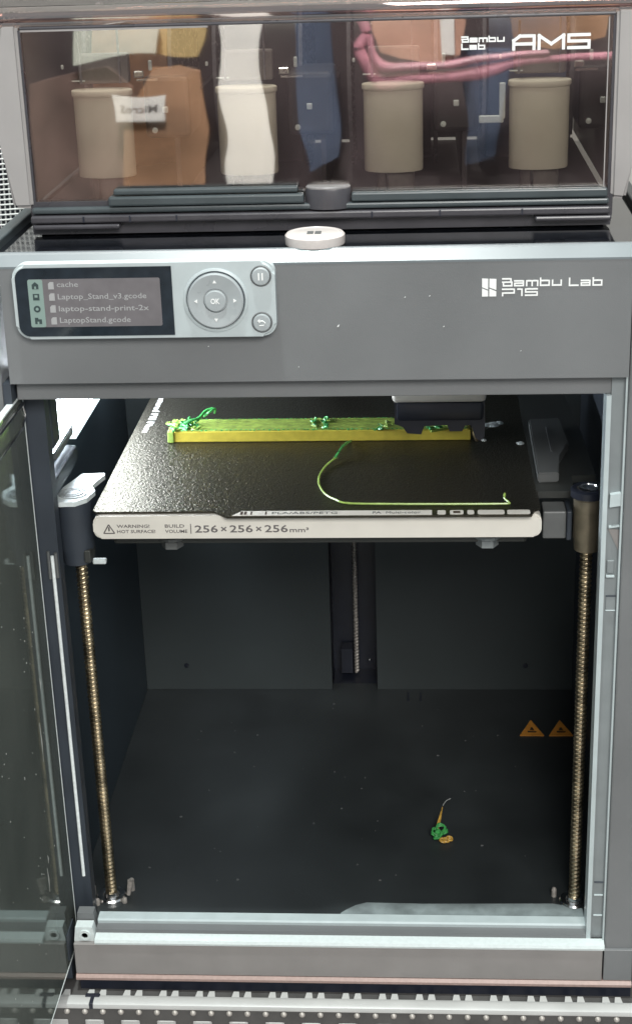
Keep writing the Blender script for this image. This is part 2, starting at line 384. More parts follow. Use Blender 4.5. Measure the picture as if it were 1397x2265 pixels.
# lower hinge bracket
b = NB(); prism(b, [(-177.5, 33), (-163.6, 33), (-165.5, 46), (-176.5, 46)], 1, 12, 20); obj('hinge_bracket', b, 'panel', pr)
b = NB(); prism(b, [(-178, 30), (-162.8, 30), (-165, 41), (-176.5, 41)], 1, 3, 11); lathe(b, [(4, 0), (4, -1.2), (2.2, -1.2), (2.2, 0)], -170.2, 3, 35, axis=1, n=18)
obj('hinge_bracket', b, 'capw', pr)
# chamber
b = NB(); box(b, -191, -187, 40.5, 386, 20, 498); obj('chamber_wall', b, 'wallb', pr)
b = NB(); box(b, 191, 193, 20.4, 386, 20, 498); obj('chamber_wall', b, 'dark', pr)
b = NB(); box(b, -186.8, 190.8, 24.3, 386, 14, 26); obj('chamber_floor', b, 'darkfl', pr)
b = NB(); box(b, -186.8, -20.5, 374, 380, 26.2, 498); obj('rear_panel', b, 'rear', pr)
b = NB(); box(b, 19.8, 190.8, 374, 380, 26.2, 498); obj('rear_panel', b, 'rear', pr)
b = NB(); box(b, -60, 60, 414, 420, 14, 498); box(b, -26, -20.7, 380.2, 414, 14, 498); box(b, 20, 26, 380.2, 414, 14, 498); box(b, -20, 19.6, 386.5, 413.8, 14, 26)
obj('screw_channel', b, 'black', pr)
b = NB(); tube(b, [(46, 373.6, 25), (46, 371, 20)], 1, 6); obj('floor_slot', b, 'black', pr)
for x in (46, 57):
    b = NB(); box(b, x, x+2, 352, 368, 26.02, 26.5); obj('floor_slot', b, 'black', pr)
for x in (-9, 12):
    b = NB(); lathe(b, [(1.6, 0), (1.4, 1.2), (.01, 1.6)], x, 405, 40, n=10); obj('screw_head', b, 'chrome', pr)
b = NB(); box(b, -13, -3, 398, 412, 30, 54); obj('rear_block', b, 'black', pr)

# warning stickers on a shallow dark wedge at the rear right of the floor
def tri(cx, parent_):
    yb, yt, zb, zt = 292, 310, 26.6, 31.2
    b = NB(); P = [(-10, 0), (10, 0), (0, 1)]
    vs = [b.verts.new((cx+p[0], yb+p[1]*(yt-yb), zb+p[1]*(zt-zb)+.3)) for p in P]; vs2 = [b.verts.new(v.co-Vector((0, 0, .9))) for v in vs]
    b.faces.new(vs); b.faces.new(vs2[::-1])
    for i in range(3): b.faces.new((vs[i], vs[(i+1) % 3], vs2[(i+1) % 3], vs2[i]))
    o = obj('warning_label', b, 'orange', pr)
    b = NB(); k = (zt-zb)/(yt-yb)
    for q in ([(-3.4, 3), (3.4, 3), (4.4, 4.6), (-3.4, 5)], [(-1.6, 5.6), (2.2, 5.4), (1, 9), (-.6, 9)]):
        vs = [b.verts.new((cx+p[0], yb+p[1], zb+p[1]*k+.45)) for p in q]; b.faces.new(vs)
    obj('label_print', b, 'stick', o)
tri(151, pr); tri(175.2, pr)

b = NB(); random.seed(21)
for k in range(46):
    x, y, q = random.uniform(-150, 175), random.uniform(70, 350), random.uniform(.25, .8)
    lathe(b, [(q, 26.0), (q*.8, 26.3+q*.5), (.01, 26.4+q*.6)], x, y, 0, n=5, sx=random.uniform(.6, 1.8))
obj('floor_crumbs', b, 'clip', pr, kind='stuff')
for x, z in ((-150, 50), (150, 50)):
    b = NB(); lathe(b, [(2.2, 0), (2.1, -.8), (1, -1), (.9, -.6), (.01, -.6)], x, 373.9, z, axis=1, n=12); obj('panel_screw', b, 'black', pr, smooth=True)
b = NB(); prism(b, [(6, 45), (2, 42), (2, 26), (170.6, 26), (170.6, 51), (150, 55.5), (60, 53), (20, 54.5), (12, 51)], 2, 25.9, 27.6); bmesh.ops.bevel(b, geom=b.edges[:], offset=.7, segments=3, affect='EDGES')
obj('floor_light_patch', b, 'lightpatch', pr, smooth=True)  # pale plate standing in for the pool of lamplight on the floor
# lead screws
def screw_bm(cx, cy, z0, z1, rad=4.1, pitch=3.2, n=14):
    b = NB(); prof = []; z = z0
    while z < z1:
        prof += [(rad*.74, z), (rad*.8, z+pitch*.18), (rad, z+pitch*.38), (rad, z+pitch*.62), (rad*.8, z+pitch*.82)]
        z += pitch
    rings = []
    for rr, h in prof:                                    # each ring leans like a thread
        rings.append([b.verts.new((cx+rr*math.cos(2*math.pi*i/n), cy+rr*math.sin(2*math.pi*i/n), h+.9*math.cos(2*math.pi*i/n))) for i in range(n)])
    for A, B in zip(rings, rings[1:]):
        for i in range(n): b.faces.new((A[i], A[(i+1) % n], B[(i+1) % n], B[i]))
    return b
def screw(cx, cy, z0, z1, flange=True, mt='screw', rad=4.1):
    o = obj('lead_screw', screw_bm(cx, cy, z0, z1, rad), mt, pr, smooth=False)
    if flange:
        b = NB(); lathe(b, [(10.5, 26.1), (10.5, 28), (9.6, 29.2), (6, 29.2), (5.4, 32), (0.01, 32)], cx, cy, 0, n=28); obj('screw_seat', b, 'chrome', o, smooth=True)
    return o
screw(-162.4, 59.1, 28, 318); sR = screw(165.5, 59.1, 28, 318); screw(.4, 403.8, 28, 330, False, 'rivet', 2.2)
for x, y, zt in ((-176, 62, 34), (-149, 68, 36), (-152, 53, 30), (-171, 50, 31), (152, 66, 33)):
    b = NB(); lathe(b, [(1.8, 26), (1.8, zt-1), (1.2, zt), (.01, zt+.4)], x, y, 0, n=10); obj('seat_bolt', b, 'rivet', pr, smooth=True)
b = NB(); tube(b, [(-150, 58, 29), (-148, 60, 40)], [1.4, 2.4], 8); obj('seat_bolt', b, 'rivet', pr)
# nut housings and blocks on the bed carriage
bed = NB(); box(bed, -140, 128, 60, 280, 300, 314, 2); bed = obj('bed_carriage', bed, 'carr', pr)
b = NB(); lathe(b, [(8.2, 296), (8.6, 303), (9.2, 304), (9.2, 331), (10.4, 332), (10.6, 336), (9.4, 337.4), (6.6, 337.4), (6.4, 336.4), (0.01, 336.4)], 165.7, 59.5, 0, n=32)
obj('nut_housing', b, 'housing', bed, smooth=True)
b = NB(); lathe(b, [(8.9, 332.2), (11.2, 332.6), (11.3, 337), (9.9, 338), (7.4, 338), (7.2, 335)], 165.7, 59.5, 0, n=32); obj('housing_collar', b, 'black', bed, smooth=True)
b = NB(); lathe(b, [(6.6, 336.6), (6.6, 338.2), (5.4, 338.6), (5, 337.6), (4.2, 337.6), (4, 338.4), (0.01, 338.6)], 165.7, 59.5, 0, n=28); obj('bearing', b, 'chrome', bed, smooth=True)
b = NB(); lathe(b, [(9.6, 289), (10.4, 297), (11.5, 300), (12, 332), (0.01, 332)], -164, 59.5, 0, n=32); obj('nut_housing', b, 'dark', bed, smooth=True)
b = NB(); box(b, -158, -153.6, 50, 66, 291, 300, .8); obj('housing_foot', b, 'carr', bed)
b = NB(); prism(b, [(-175, 48), (-170, 45.5), (-160, 46), (-153.5, 53), (-150.5, 66), (-154.5, 76), (-149.6, 96), (-150.4, 99), (-165.5, 98), (-173, 72)], 2, 332.2, 335.4); obj('pale_cap', b, 'capw', bed)
b = NB(); lathe(b, [(9.2, 335.5), (9.2, 336.3), (8.3, 336.3), (8.2, 335.6), (6.6, 335.6), (6.6, 336.6), (5.6, 336.6), (5.4, 335.8), (4.2, 335.8), (4, 336.6), (0.01, 336.9)], -164, 60.5, 0, n=30); obj('bearing', b, 'mbtn', bed, smooth=True)
b = NB(); box(b, -156, -147, 64, 68, 284, 287.5, .8); obj('side_pin', b, 'capw', bed)
b = NB(); prism(b, [(134, 72), (158, 72), (158.5, 100), (174.5, 102), (173, 190), (166, 300), (133, 300)], 2, 326, 330.6); obj('carriage_plate', b, 'carr', bed)
b = NB(); box(b, 137, 151.6, 52, 70, 306, 324.6, 1); obj('side_bracket', b, 'clip', bed)
b = NB(); box(b, 152.2, 155.6, 56, 76, 303, 323, 1); obj('side_bracket', b, 'dark', bed)
# cream front cover and its print
b = NB(); prism(b, rrect(-147.6, 135.2, 313.2, 328.6, 5, 5), 1, 38, 48); bmesh.ops.bevel(b, geom=[e for e in b.edges if all(abs(v.co.y-38) < .01 for v in e.verts)], offset=1.1, segments=2, affect='EDGES')
obj('front_cover', b, 'cream', bed, smooth=True)
yf = 37.85
b = NB()
for a, c in (((-141, 317), (-134, 317)), ((-134, 317), (-137.5, 323)), ((-137.5, 323), (-141, 317))):
    tube(b, [(a[0], yf, a[1]), (c[0], yf, c[1])], .38, 4)
tube(b, [(-137.5, yf, 318.6), (-137.5, yf, 321.2)], .5, 4); obj('warning_mark', b, 'creamtx', bed)
for t_, w_, h_, x_, z_ in (('WARNING!', 21, 2.2, -132.4, 320.7), ('HOT SURFACE!', 24.5, 2.2, -132.4, 317.1), ('BUILD', 12.4, 2.2, -101.6, 320.7), ('VOLUME', 14.2, 2.2, -101.6, 317.1),
                           ('256', 14.6, 5, -82.6, 317.2), ('×', 3.6, 3.2, -66, 318), ('256', 14.6, 5, -60.4, 317.2), ('×', 3.6, 3.2, -43.8, 318), ('256', 14.6, 5, -38.2, 317.2), ('mm³', 12, 3.2, -22.4, 317.2)):
    lettering('cover_lettering', t_, w_, h_, (x_, yf+.1, z_), 'creamtx', bed, bold=.12)
b = NB(); box(b, -85.4, -84.9, yf-.1, yf+.2, 316.6, 323.2); obj('cover_lettering', b, 'creamtx', bed)
for x in (-101.5, 102.5):
    b = NB(); lathe(b, [(7.2, 298), (7.2, 302.6), (6.4, 303.4), (3, 303.4), (3, 313)], x, 62, 0, n=6); lathe(b, [(9, 304), (9, 306), (3, 306.2)], x, 62, 0, n=18)
    obj('levelling_nut', b, 'clip' if x < 0 else 'frame', bed)
b = NB(); prism(b, [(135.8, 86.5), (149.4, 87.5), (151.5, 122), (160.6, 147), (158.2, 201), (151, 197), (136.6, 198)], 2, 330.8, 337.6)
bmesh.ops.bevel(b, geom=b.edges[:], offset=.9, segments=2, affect='EDGES'); obj('plate_clip', b, 'clip', bed, label='grey plastic clip holding the right edge of the build plate')
b = NB(); box(b, 147, 148.2, 128, 178, 337.4, 338.2, .3, 1); obj('clip_groove', b, 'panel', bed)

# toolhead hanging behind the lintel
th = NB(); box(th, 43.6, 102.6, 132, 182, 358, 372, 3); th = obj('toolhead', th, 'black', pr, smooth=True)
b = NB(); box(b, 41.2, 103.8, 128, 186, 372.4, 400, 3, 3); obj('toolhead_cover', b, 'cream', th, smooth=True)
b = NB(); prism(b, [(42.5, 371), (42.5, 356), (48, 354), (51, 349.4), (60.5, 348.6), (62.5, 354.5), (78, 355), (79.5, 350.6), (88, 350.6), (90, 354.6), (94, 355), (97, 346), (100, 343.4), (103, 346.4), (103.4, 357), (103, 371)], 1, 134, 178)
obj('nozzle_shroud', b, 'black', th)
b = NB(); lathe(b, [(1.2, 338), (3.2, 343), (3.6, 350)], 98.4, 150, 0, n=12); obj('nozzle', b, 'screw', th, smooth=True)
# lamp on the chamber's left wall
b = NB(); prism(b, [(58, 389), (86, 371.6), (300, 371.6), (300, 404), (64, 404)], 0, -186.8, -172); obj('chamber_lamp', b, 'led', pr, label='bright white lamp strip glowing on the left chamber wall')
b = NB(); prism(b, [(120, 352.6), (270, 352.6), (270, 361), (124, 361)], 0, -186.8, -172.5); obj('lamp_reflection', b, 'led2', pr)  # glowing strip stands in for the lamp's reflection on the wall
b = NB(); tube(b, [(-171.8, 42, 366.6), (-171.8, 270, 366.6)], .9, 6); obj('wall_rail', b, 'chrome', pr)
b = NB(); box(b, -178, -168.8, 42, 62, 372, 414, 2); box(b, -178, -170, 42, 110, 340, 352, 1.5); obj('camera_bracket', b, 'dark', pr)
b = NB(); box(b, -178, -173, 64, 118, 356.5, 364, 2); obj('wall_rail', b, 'clip', pr)

# control panel
cp = NB(); prism(cp, rrect(-171.6, -21, 457.8, 501.6, 8, 8), 1, -8.2, .2)
bmesh.ops.bevel(cp, geom=[e for e in cp.edges if all(abs(v.co.y+8.2) < .01 for v in e.verts)], offset=1.6, segments=3, affect='EDGES')
cp = obj('control_panel', cp, 'module', pr, smooth=True, label='silver grey control panel with small display, round pad and two keys')
pts = [p for p in rrect(-169.6, -60, 459.6, 499.6, 6.4, 8) if p[0] < -90] + [(-79.6, 459.6), (-79.6, 499.6)]
pts = sorted([p for p in pts if p[0] < -90], key=lambda p: math.atan2(p[1]-479.6, p[0]+140))
left = [p for p in rrect(-169.6, -60, 459.6, 499.6, 6.4, 8) if p[0] < -90]
b = NB(); prism(b, [(-79.6, 499.6)] + left + [(-79.6, 459.6)], 1, -8.9, -8.0); obj('screen_glass', b, 'scr', cp)
b = NB(); prism(b, rrect(-162.4, -86.4, 465.2, 493.2, 1, 3), 1, -9.15, -8.85); obj('display', b, 'lcd', cp)
b = NB(); prism(b, rrect(-162.4, -153.8, 465.3, 493.1, 1, 3), 1, -9.4, -9.1); obj('menu_bar', b, 'lcdtab', cp)
for k, z in enumerate((489.6, 483, 476, 469)):
    b = NB()
    if k == 0:
        prism(b, [(-160, z-2), (-156.2, z-2), (-156.2, z+.6), (-158.1, z+2.2), (-160, z+.6)], 1, -9.55, -9.38)
    elif k == 1: box(b, -159.9, -156.2, -9.55, -9.38, z-1.9, z+1.9)
    elif k == 2:
        lathe(b, [(2, -9.55), (2, -9.38)], -158.1, 0, z, axis=1, n=16)
    else: box(b, -160, -156, -9.55, -9.38, z-1.8, z+1); box(b, -160, -158, -9.56, -9.38, z+1, z+1.9)
    obj('menu_icon', b, 'lcdic', cp)
    b = NB(); 
    if k == 1: box(b, -158.9, -157.2, -9.62, -9.5, z-.2, z+1.2)
    elif k == 2: lathe(b, [(.9, -9.62), (.9, -9.5)], -158.1, 0, z, axis=1, n=10)
    else: box(b, -158.6, -157.6, -9.62, -9.5, z-1.8, z-.4)
    obj('menu_icon', b, 'lcdtab', cp)
    b = NB(); prism(b, [(-150.6, z-2.2), (-147.4, z-2.2), (-147.4, z+2), (-149.6, z+2), (-150.6, z+1)], 1, -9.35, -9.1); obj('file_icon', b, 'lcdtxt', cp)
for t_, w_, h_, z_ in (('cache', 12.2, 3.0, 488.6), ('Laptop_Stand_v3.gcode', 51, 4.2, 480.4), ('laptop-stand-print-2x', 52, 4.2, 473.4), ('LaptopStand.gcode', 41, 4.2, 466.6)):
    lettering('display_lettering', t_, w_, h_, (-145.6, -9.1, z_), 'lcdtxt', cp, bold=.05)
cx, cz = -55.2, 479.4
b = NB(); lathe(b, [(18.6, -8.0), (18.4, -8.9), (17.2, -9.3), (16.8, -8.6), (16.4, -8.1)], cx, 0, cz, axis=1, n=64); obj('pad_bezel', b, 'module', cp, smooth=True)
b = NB(); lathe(b, [(16.9, -7.9), (16.7, -8.4), (16.0, -8.4), (16, -7.9)], cx, 0, cz, axis=1, n=64); obj('pad_gap', b, 'dark', cp)
b = NB(); lathe(b, [(16.2, -8.1), (16.0, -10.2), (15.2, -10.8), (11, -10.2), (7.0, -9.6), (6.9, -8.8), (6.4, -8.8)], cx, 0, cz, axis=1, n=64); obj('direction_pad', b, 'mbtn', cp, smooth=True)
b = NB(); lathe(b, [(6.3, -8.4), (6.2, -10.4), (5.6, -10.9), (0.01, -11)], cx, 0, cz, axis=1, n=40); obj('ok_key', b, 'mbtn', cp, smooth=True)
lettering('key_lettering', 'OK', 5.2, 3.2, (cx-2.6, -11.0, cz-1.6), 'white', cp, bold=.2)
for dx, dz in ((0, 10.9), (0, -10.9), (-10.9, 0), (10.9, 0)):
    b = NB(); t0 = math.atan2(dz, dx)
    prism(b, [(cx+dx+1.25*math.cos(t0+a), cz+dz+1.25*math.sin(t0+a)) for a in (0, 2.094, 4.189)], 1, -10.55, -9.8); obj('arrow_mark', b, 'white', cp)
for kx, kz in ((-28.9, 493), (-29.3, 466.2)):
    b = NB(); lathe(b, [(6.1, -8.0), (6.0, -8.8), (5.5, -8.9), (5.4, -8.2)], kx, 0, kz, axis=1, n=32); obj('key_gap', b, 'panel', cp, smooth=True)
    b = NB(); lathe(b, [(5.2, -8.0), (5.1, -9.8), (4.5, -10.3), (0.01, -10.4)], kx, 0, kz, axis=1, n=32); obj('round_key', b, 'mbtn', cp, smooth=True)
b = NB(); box(b, -30.3, -29.5, -10.7, -10.3, 491, 495); box(b, -28.3, -27.5, -10.7, -10.3, 491, 495); obj('key_mark', b, 'white', cp)
b = NB(); tube(b, [(-31.4, -10.5, 467.4), (-28.6, -10.5, 467.4), (-27.4, -10.5, 466.2), (-28.4, -10.5, 464.8), (-30.8, -10.5, 464.8)], .36, 5); tube(b, [(-30.4, -10.5, 468.4), (-31.5, -10.5, 467.4), (-30.4, -10.5, 466.4)], .36, 5); obj('key_mark', b, 'white', cp)

# maker's mark on the panel
b = NB()
for q in ([(95.6, 482.6), (99, 481.2), (99, 487.4), (95.6, 487.6)], [(95.6, 477.2), (99, 477.2), (99, 480.5), (95.6, 481.9)],
          [(99.7, 482.4), (103.6, 480.9), (103.6, 487.2), (99.7, 487.4)], [(99.7, 477.2), (103.6, 477.2), (103.6, 480.1), (99.7, 481.7)]):
    prism(b, q, 1, -.3, .05)
obj('maker_mark', b, 'white', pr)
b = NB(); strokes(b, 'Bambu', 33, 4.0, (107.2, 0, 483.2), .85); strokes(b, 'Lab', 18.2, 4.0, (144.6, 0, 482.9), .85); strokes(b, 'P1S', 19.4, 3.6, (107.2, 0, 477.6), .85)
obj('maker_lettering', b, 'white', pr)

# specks stuck to the front panel
b = NB()
for x, z, q in ((13.6, 461.2, .7), (52, 477.5, .35), (66, 478, .35), (74, 460, .35), (-62, 450, .3), (118, 445, .25), (-10, 437, .25)):
    prism(b, [(x-q, z-q), (x+q*.4, z-q*.6), (x+q, z+q*1.1), (x-q*.2, z+q*.5)], 1, -.35, .02)
obj('paint_speck', b, 'white', pr)

# glass door, swung open to the left
dr = NB(); box(dr, -184.6, -180.9, -350, 24, 16, 414.5); dr = obj('door', dr, 'doorglass', pr, label='tinted glass door swung open at the left')
b = NB(); box(b, -184.9, -180.7, 23.6, 25, 16, 414.8); obj('door_edge', b, 'dooredge', dr)
b = NB(); box(b, -184.8, -180.7, -350, 24, 414.6, 415.6); obj('door_edge', b, 'dooredge', dr)
b = NB(); box(b, -184.8, -180.7, -350, 24, 14.6, 15.9); obj('door_edge', b, 'dooredge', dr)
b = NB()
P = [(-18, 413), (20, 413), (24, 409), (24, 404), (14, 403), (-40, 403), (-40, 405), (12, 405), (20, 407)]
tube(b, [(-180.2, -40, 410), (-180.2, 20, 410)], 1.3, 8); tube(b, [(-180.2, 20, 410), (-180.2, 24, 401), (-180.2, 14, 396), (-180.2, -40, 396)], .8, 8); obj('hinge_clip', b, 'chrome', dr)
b = NB(); box(b, -180.8, -180.2, -6, 14, 20, 40); obj('hinge_clip', b, 'dark', dr)
b = NB()
for k in range(70):
    y = random.uniform(-170, 10); z = random.uniform(60, 330); q = random.uniform(.12, .3)*(1.6 if k % 17 == 0 else 1); l_ = q*random.uniform(.8, 2.6)
    prism(b, [(y-q*.6, z-l_), (y+q*.5, z-l_*.6), (y+q*.7, z+l_*.7), (y-q*.3, z+l_)], 0, -180.85, -180.6)
for y, z, l_ in ((-16, 196, 14), (-34, 105, 9), (-30, 118, 3), (-5, 232, 4)):
    tube(b, [(-180.7, y, z-l_), (-180.7, y+.8, z), (-180.7, y-.4, z+l_)], [.12, .3, .1], 5)
obj('dust_specks', b, 'dust', dr, kind='stuff')

# ================================================================== build plate and prints
bp_ = thing('build_plate', 'dark textured steel sheet with golden sheen lying on the printer bed', 'build plate', (0, 160, 330))
b = NB(); prism(b, [(-148, 44), (-146, 41.4), (-70, 41.4), (-61, 32.2), (128.5, 32.2), (131, 41), (134.6, 44), (134.6, 305), (-148, 305)], 2, 329, 330.4); obj('sheet', b, 'plate', bp_)
b = NB(); box(b, -147.6, 134.4, 48.5, 304, 314.4, 328.8, .5, 1); obj('magnet_base', b, 'black', bp_)
b = NB(); prism(b, [(-58, 33.2), (-52.5, 40.8), (67, 40.8), (67, 33.2)], 2, 330.3, 330.62); obj('print_band', b, 'cream', bp_)
for q in ([(76, 74), ] and [(70, 74.5), (77.5, 86.5), (88.5, 92.5)]):
    pass
for x0, x1, mt_ in ((70.4, 75.6, 'cream'), (78.2, 86.6, 'cream'), (89, 93.2, 'cream'), (95.4, 112, 'cream'), (113.6, 127.8, 'cream')):
    b = NB(); prism(b, rrect(x0, x1, 33.6, 40.5, 1.4, 3), 2, 330.3, 330.62); obj('print_band', b, mt_, bp_)
b = NB(); box(b, 80.2, 84.6, 35.4, 38.8, 330.6, 330.72); obj('band_lettering', b, 'stick', bp_)
E_, N_ = (1, 0, 0), (0, 1, 0)
b = NB()
for q in ((-53, -51.4), (-50.6, -49), (-46.6, -45.6), (-37.4, -36.4)):
    box(b, q[0], q[1], 34.6, 39.6, 330.6, 330.75)
obj('band_lettering', b, 'stick', bp_)
lettering('band_lettering', 'PLA/ABS/PETG', 41, 3.6, (-33, 35.2, 330.62), 'clip', bp_, E_, N_)
lettering('band_lettering', 'PA  Multi-color', 30, 3.6, (30, 35.2, 330.62), 'clip', bp_, E_, N_)
lettering('plate_lettering', 'Textured PEI Plate', 96, 5.4, (-141.4, 292, 330.5), 'white', bp_, (0, -1, 0), (1, 0, 0), bold=.12)
b = NB()
for x, y, q in ((112, 207, 5), (116.5, 210, 3.4), (107.5, 206, 3), (129, 166, 3), (104, 173, 2)):
    lathe(b, [(q, 330.3), (q*.8, 330.9), (q*.35, 331.3), (.01, 331.2)], x, y, 0, n=9, sy=1.3)
obj('glue_spot', b, 'capw', bp_)

pb = thing('printed_bar', 'long yellow-green plastic bar with a rough green top on the build plate', 'printed part', (0, 190, 330.5))
b = NB(); box(b, -115, 95, 173.5, 200, 330.5, 338.4, .5, 1); obj('bar_body', b, 'yel', pb)
b = NB()
for k in range(4):
    y0 = 174.4+k*6.4; box(b, -114.2, 93, y0, y0+6.0, 338.3, 339.0, .3, 1)
box(b, -115.6, -114.9, 174, 200, 330.6, 338.6, .3, 1)
obj('bar_top', b, 'grn', pb)
b = NB(); box(b, -119, -114.4, 171.8, 201.5, 330.5, 338.9, .8); obj('bar_end', b, 'lime', pb)
b = NB()
random.seed(3)
for k in range(60):                                        # dotted green seams along the top
    x = -112+k*3.45
    for y in (175.2, 199.4): lathe(b, [(.7, 338.4), (.6, 339.2), (.01, 339.4)], x+random.uniform(-.8, .8), y+random.uniform(-.3, .3), 0, n=6, sx=1.6)
def blob(b, x, y, n, sp, hgt):
    for k in range(n):
        p = [Vector((x+random.uniform(-sp, sp), y+random.uniform(-5, 8), 338.5+random.uniform(0, hgt*.3)))]
        for j in range(4): p.append(p[-1]+Vector((random.uniform(-sp, sp)*.6, random.uniform(-4, 4), random.uniform(-hgt, hgt)*.4)))
        for q in p: q.z = max(q.z, 338.8)
        tube(b, smooth_path(p, 4), random.uniform(.5, 1.1), 6)
blob(b, -107, 182, 14, 8, 6); blob(b, -12, 188, 8, 5, 4); blob(b, 35, 182, 4, 3, 2); blob(b, 66, 180, 3, 6, 2)
tube(b, smooth_path([(-112, 182, 339), (-104, 184, 343), (-98, 188, 344), (-94, 194, 347), (-89, 197, 348)], 5), 1.1, 6)
tube(b, smooth_path([(-95, 194, 343), (-91, 191, 347), (-87, 195, 348.5), (-88, 198, 344)], 5), .9, 6)
obj('stray_strands', b, 'emer', pb, smooth=True)
b = NB(); random.seed(5); blob(b, -108, 181, 10, 7, 4); blob(b, -12, 186, 6, 5, 3); blob(b, 36, 184, 4, 4, 2); blob(b, 70, 184, 5, 12, 2)
obj('stray_strands', b, 'lime', pb, smooth=True)

st = thing('filament_strand', 'thin green filament strand curling across the build plate towards its front edge', 'filament', (5, 90, 331))
b = NB(); tube(b, smooth_path([(11, 170.5, 331.6), (6.5, 150, 335), (2, 131, 333.5)], 6), [.9]*13, 6); obj('strand_tail', b, 'emer', st, smooth=True)
b = NB(); tube(b, smooth_path([(3, 135, 332), (1.5, 130, 333), (-3.4, 120, 332), (-6.8, 104, 331.6), (-6.4, 86, 331.6), (-1.5, 68, 331.6), (6, 57, 331.6), (14, 51.2, 331.5), (40, 49.4, 331.5), (80, 48.6, 331.5), (112, 48.6, 331.5), (115.4, 50.5, 331.6), (113, 56, 332), (113.2, 60, 334)], 6), .72, 6)
obj('strand_curl', b, 'lime', st, smooth=True)

fs = thing('filament_scrap', 'small green and orange filament scrap lying on the dark chamber floor', 'filament', (73, 140, 26))
b = NB(); random.seed(11)
for k, (cx_, cy_, cz_, rr_) in enumerate(((69.5, 138, 30.5, 3.4), (73, 141, 31.5, 4.0), (71, 135, 29.5, 3.2), (75.5, 139, 29.5, 2.8))):
    pts_ = []
    for i in range(26):
        t = i*.62+k; pts_.append((cx_+rr_*math.cos(t)*(1-.012*i)+.3*math.sin(3*t), cy_+rr_*.9*math.sin(t), cz_+1.6*math.sin(t*.9+k)+.08*i))
    tube(b, pts_, .75, 6)
obj('green_coil', b, 'emer', fs, smooth=True)
b = NB(); tube(b, smooth_path([(70, 142, 29), (70.8, 146, 31), (72.8, 153, 35), (74.8, 161, 39)], 4), [.8, 1.0, 1.1, 1.3, 1.4, 1.4, 1.3, 1.2, 1.0, .8, .6, .4, .2], 6)
for cx_, cy_ in ((77, 132), (79.5, 134), (74.5, 131.5)):
    tube(b, [(cx_+2.1*math.cos(i*.7), cy_+1.8*math.sin(i*.7), 28.2+.9*math.sin(i*.5)) for i in range(16)], .8, 6)
obj('amber_tail', b, 'amber', fs, smooth=True)
b = NB(); tube(b, smooth_path([(75, 162, 39.5), (77.4, 166, 41), (81, 168, 42)], 4), .3, 4); obj('wisp', b, 'dust', fs)

# ================================================================== white round button lying on the printer's front edge
pk = thing('round_button', 'cream white round disc with a small emblem on the printer top front edge', 'disc', (.3, 24, 503.6))
b = NB(); lathe(b, [(16, 503.6), (17.2, 504.6), (17.4, 508), (17.3, 509.6), (16.2, 510.8), (15.2, 511), (14.6, 510.5), (0.01, 510.5)], .3, 23, 0, n=56); obj('disc_body', b, 'puck', pk, smooth=True)
b = NB()
for x0, x1 in ((-4.2, -.5), (.3, 4)):
    box(b, x0, x1, 19, 22.2, 510.4, 510.8); box(b, x0, x1, 23.2, 26.4, 510.4, 510.8)
obj('emblem', b, 'clip', pk)

# ================================================================== filament box on top
am = thing('filament_box', 'wide filament spool box with smoky see-through lid standing on the printer', 'filament box', (0, 200, 504))
# side shells
def shell(x0, x1, lean):
    b = NB(); prism(b, [(x0, 521), (x1, 521), (x1, 628), (x0+lean*.4, 628), (x0-lean, 600), (x0-lean*1.1, 560)], 1, 56, 330)
    bmesh.ops.bevel(b, geom=b.edges[:], offset=2.2, segments=3, affect='EDGES'); return b
obj('side_shell', shell(-183, -170.6, 4), 'shell', am, smooth=True)
b = NB(); prism(b, [(172.2, 521), (181, 520), (185, 545), (186, 600), (184, 628), (172.2, 628)], 1, 56, 330); bmesh.ops.bevel(b, geom=b.edges[:], offset=2, segments=3, affect='EDGES')
obj('side_shell', b, 'shell', am, smooth=True)
# lid
b = NB(); box(b, -169.6, 171.6, 58.6, 61.4, 521, 625); obj('lid_front', b, 'lidglass', am, label='smoky mauve see-through front of the lid')
b = NB(); prism(b, [(58.2, 625.2), (56.8, 629), (58, 633.6), (62, 636), (66, 636.4), (66, 633), (61.6, 631), (61.6, 625.2)], 0, -184, 186); obj('lid_rim', b, 'rimglass', am, smooth=True)
b = NB(); tube(b, [(-169.5, 57.9, 624.9), (171.4, 57.9, 624.9)], .9, 8); obj('lid_seam', b, 'amsd', am)
b = NB(); box(b, -169.5, -60, 57.6, 59, 622.9, 624.0); obj('lid_seam', b, 'shell', am)
b = NB(); prism(b, [(66.2, 634), (66.2, 636.6), (120, 652), (240, 656), (320, 640), (320, 636), (240, 652), (120, 648)], 0, -184, 186); obj('lid_top', b, 'lidglass', am)
for x in (-170, 171.2):
    b = NB(); box(b, x-.7, x+.7, 57.4, 62, 521, 624); obj('lid_edge', b, 'amsd', am)
b = NB(); box(b, 167.9, 168.5, 57.8, 59, 521, 623); obj('lid_edge', b, 'shell', am)
# hopper inside
b = NB(); box(b, -169, 171, 300, 306, 521, 640); box(b, -169, 171, 66, 299.8, 512, 519); obj('hopper', b, 'amsin', am)
b = NB()
for x in (-88, 2, 88): box(b, x-1.5, x+1.5, 100, 299.5, 519.2, 570)
obj('hopper_divider', b, 'amsin', am)
